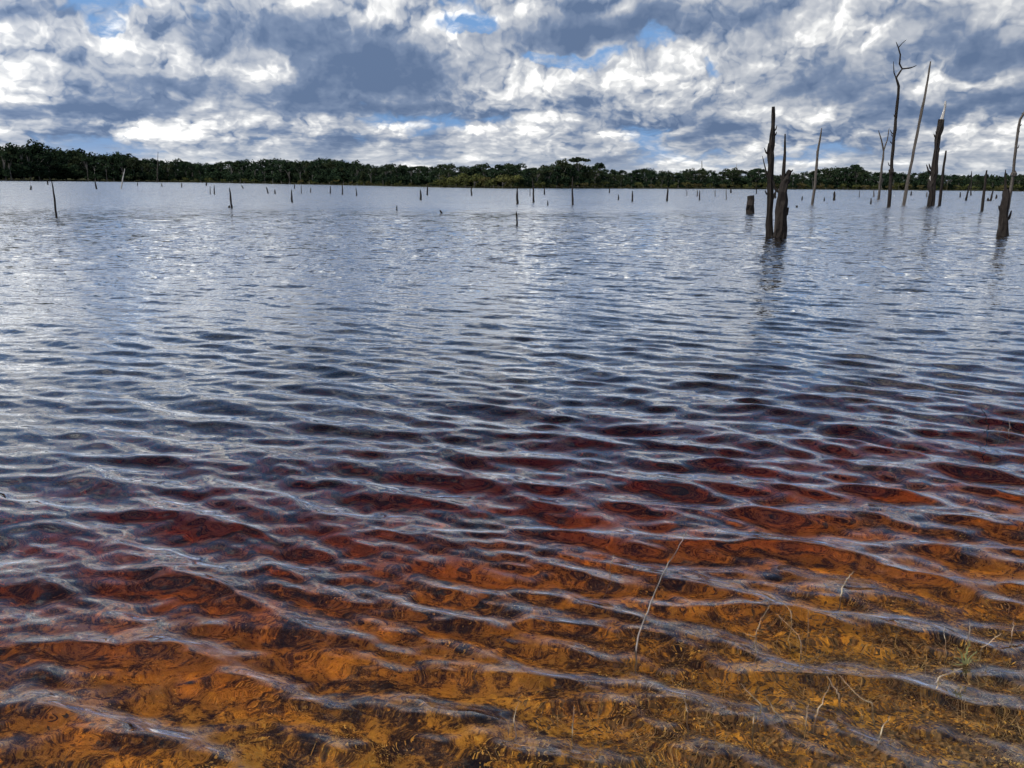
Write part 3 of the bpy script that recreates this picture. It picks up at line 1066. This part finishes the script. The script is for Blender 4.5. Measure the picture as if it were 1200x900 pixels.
def stalk(name, pts, w, label, mat, cat, group=None, base=None, parent=None):
    """a thin stalk or twig from photo pixels, base first; the base stands in the water at its own pixel"""
    b = base if base is not None else on_water(*pts[0])
    P = [at_depth(px, py, b.y) for px, py in pts]
    g = np.random.default_rng(int(pts[0][0] * 11 + pts[0][1]))
    scl = (P[0] - Vector((0, 0, EYE))).length / FPX
    Q = []
    for i in range(len(P) - 1):
        for j in range(4):
            t = j / 4
            Q.append(P[i].lerp(P[i + 1], t) + Vector((g.normal(), g.normal() * 2, g.normal())) * scl * .35 * (1 if (i or j) else 0))
    Q.append(P[-1])
    if parent is None:
        d = (Q[0] - Q[1]).normalized()
        foot = bed_z(b.x, b.y) - .01
        Q.insert(0, Vector((Q[0].x + d.x * .03, Q[0].y, min(foot, Q[0].z - .03))))
    org = Vector((b.x, b.y, 0))
    n = len(Q)
    rad = [scl * w * .36 * (1.1 - .75 * i / (n - 1)) for i in range(n)]
    V, F = tube([q - org for q in Q], rad, 5, g, .08)
    o = mesh_obj(name, V, F, mat, parent, loc=None if parent else org)
    return tag(o, label, cat, group) if parent is None else o


def make_stalks():
    stalk("bent_twig", [(746, 758), (749, 742), (753, 732), (765, 700), (780, 665), (795, 642), (801, 630), (807, 619)], 3.0, 'long grey twig curving up out of the shallow water', M_TWIG, "twig")
    stalk("crooked_twig", [(1157.5, 505), (1157.8, 499), (1156, 493), (1155, 486), (1151.5, 481), (1148.5, 478)], 1.6, 'small crooked dark twig out among the ripples beyond the grass', M_DEAD, "twig")
    grp = "dry stalks standing in the shallows"
    stalk("thin_twig", [(1182, 508), (1182.4, 499), (1182, 488)], .9, 'hair-thin upright stem beside the small crooked dark twig', M_TWIG, "twig")
    stalk("thin_twig", [(1171.5, 509), (1173.5, 504), (1176, 502)], .9, 'tiny bent sprig by the hair-thin stem and the crooked twig', M_TWIG, "twig")
    rows = [([(985.5, 697), (989, 685), (994, 676), (1001, 669)], 2.0, 'pale straw stalk curving up alone above the bent grass stems'),
            ([(939, 754), (934.7, 743), (922, 731), (909.8, 719)], 2.0, 'pale straw stem lying slantwise over the tangle of bent grass'),
            ([(886.7, 739), (893, 724), (901.8, 709)], 1.6, None), ([(927.5, 729), (926.8, 716), (919, 708), (912, 701)], 1.5, 'folded straw stem bent over like a hook'),
            ([(947, 737), (947.3, 726), (947, 714)], 1.2, None), ([(886.7, 759), (887, 747.5), (878, 744), (870.7, 742)], 1.6, 'pale stem broken over sideways at the edge of the bent grass'),
            ([(983, 813), (976, 803), (969, 792)], 2.3, 'one of two straw stems crossing in a narrow peak'), ([(959, 830), (966, 816), (973, 801)], 2.1, 'longer of two straw stems crossing in a narrow peak'),
            ([(1022, 824), (1010, 819), (1003, 813), (993, 802), (983, 791)], 2.4, 'long bleached straw stem lying over and splayed at its foot'),
            ([(917.5, 844), (908, 833), (901, 822), (896, 812)], 2.2, 'straight straw stem slanting beside a darker slanting stem'), ([(892, 826), (880, 814), (868, 801)], 2.4, 'darker brown stem slanting beside a straight straw stem'),
            ([(945, 845), (945.6, 835), (947.5, 824)], 1.8, None), ([(1034, 853), (1039, 846), (1043.5, 839)], 1.8, 'short straw stub tilted over the brown litter'), ([(883, 851), (883, 843), (883.6, 836)], 1.8, None),
            ([(602.5, 842), (605, 831), (608.5, 820)], 2.0, 'short pale stalk poking up among the golden algae, tilted'), ([(671, 852), (672, 840), (672.5, 828)], 2.0, 'short pale stalk poking up straight among the golden algae'),
            ([(716, 661), (718.5, 656), (720, 650)], 1.6, 'small pale sprig near the long grey twig'), ([(1150, 761), (1161, 752), (1173.5, 742)], 1.5, 'thin straw leaning out behind the young green plant'),
            ([(1100, 794), (1113, 789), (1128, 783)], 2.2, 'pale stick lying at the foot of the young green plant'), ([(1136, 741), (1136.5, 733), (1136.2, 725)], 1.2, None), ([(1108, 752), (1107, 742), (1106.6, 734)], 1.3, None),
            ([(1186, 742), (1187.5, 733), (1188, 726)], 1.2, None), ([(838, 853), (832, 846), (826, 842)], 1.8, None), ([(806, 838), (804, 826), (801, 817)], 1.9, None)]
    for pts, w, label in rows:
        stalk("straw_stalk", pts, w, label or 'short thin straw stalk poking straight out of the shallow water', M_STRAW, "grass stalk", None if label else grp)
    # young plant
    b = on_water(1131, 776)
    root = empty("young_plant", b)
    for i, pts in enumerate([[(1131, 778), (1132, 768), (1136, 756), (1137, 750)], [(1130, 778), (1128, 768), (1122, 759)], [(1132, 778), (1138, 769), (1145, 763)], [(1130, 778), (1124, 772), (1117, 770)], [(1132, 779), (1133, 764), (1130, 754)],
                             [(1131, 778), (1140, 774), (1150, 773)], [(1129, 779), (1120, 779), (1112, 777)]]):
        stalk("leaf_blade", pts, 2.8 if i < 3 else 1.8, None, M_GREEN, None, base=b, parent=root)
    tag(root, 'young plant with yellowish green blades rising from the grassy shallows', 'plant')


make_stalks()
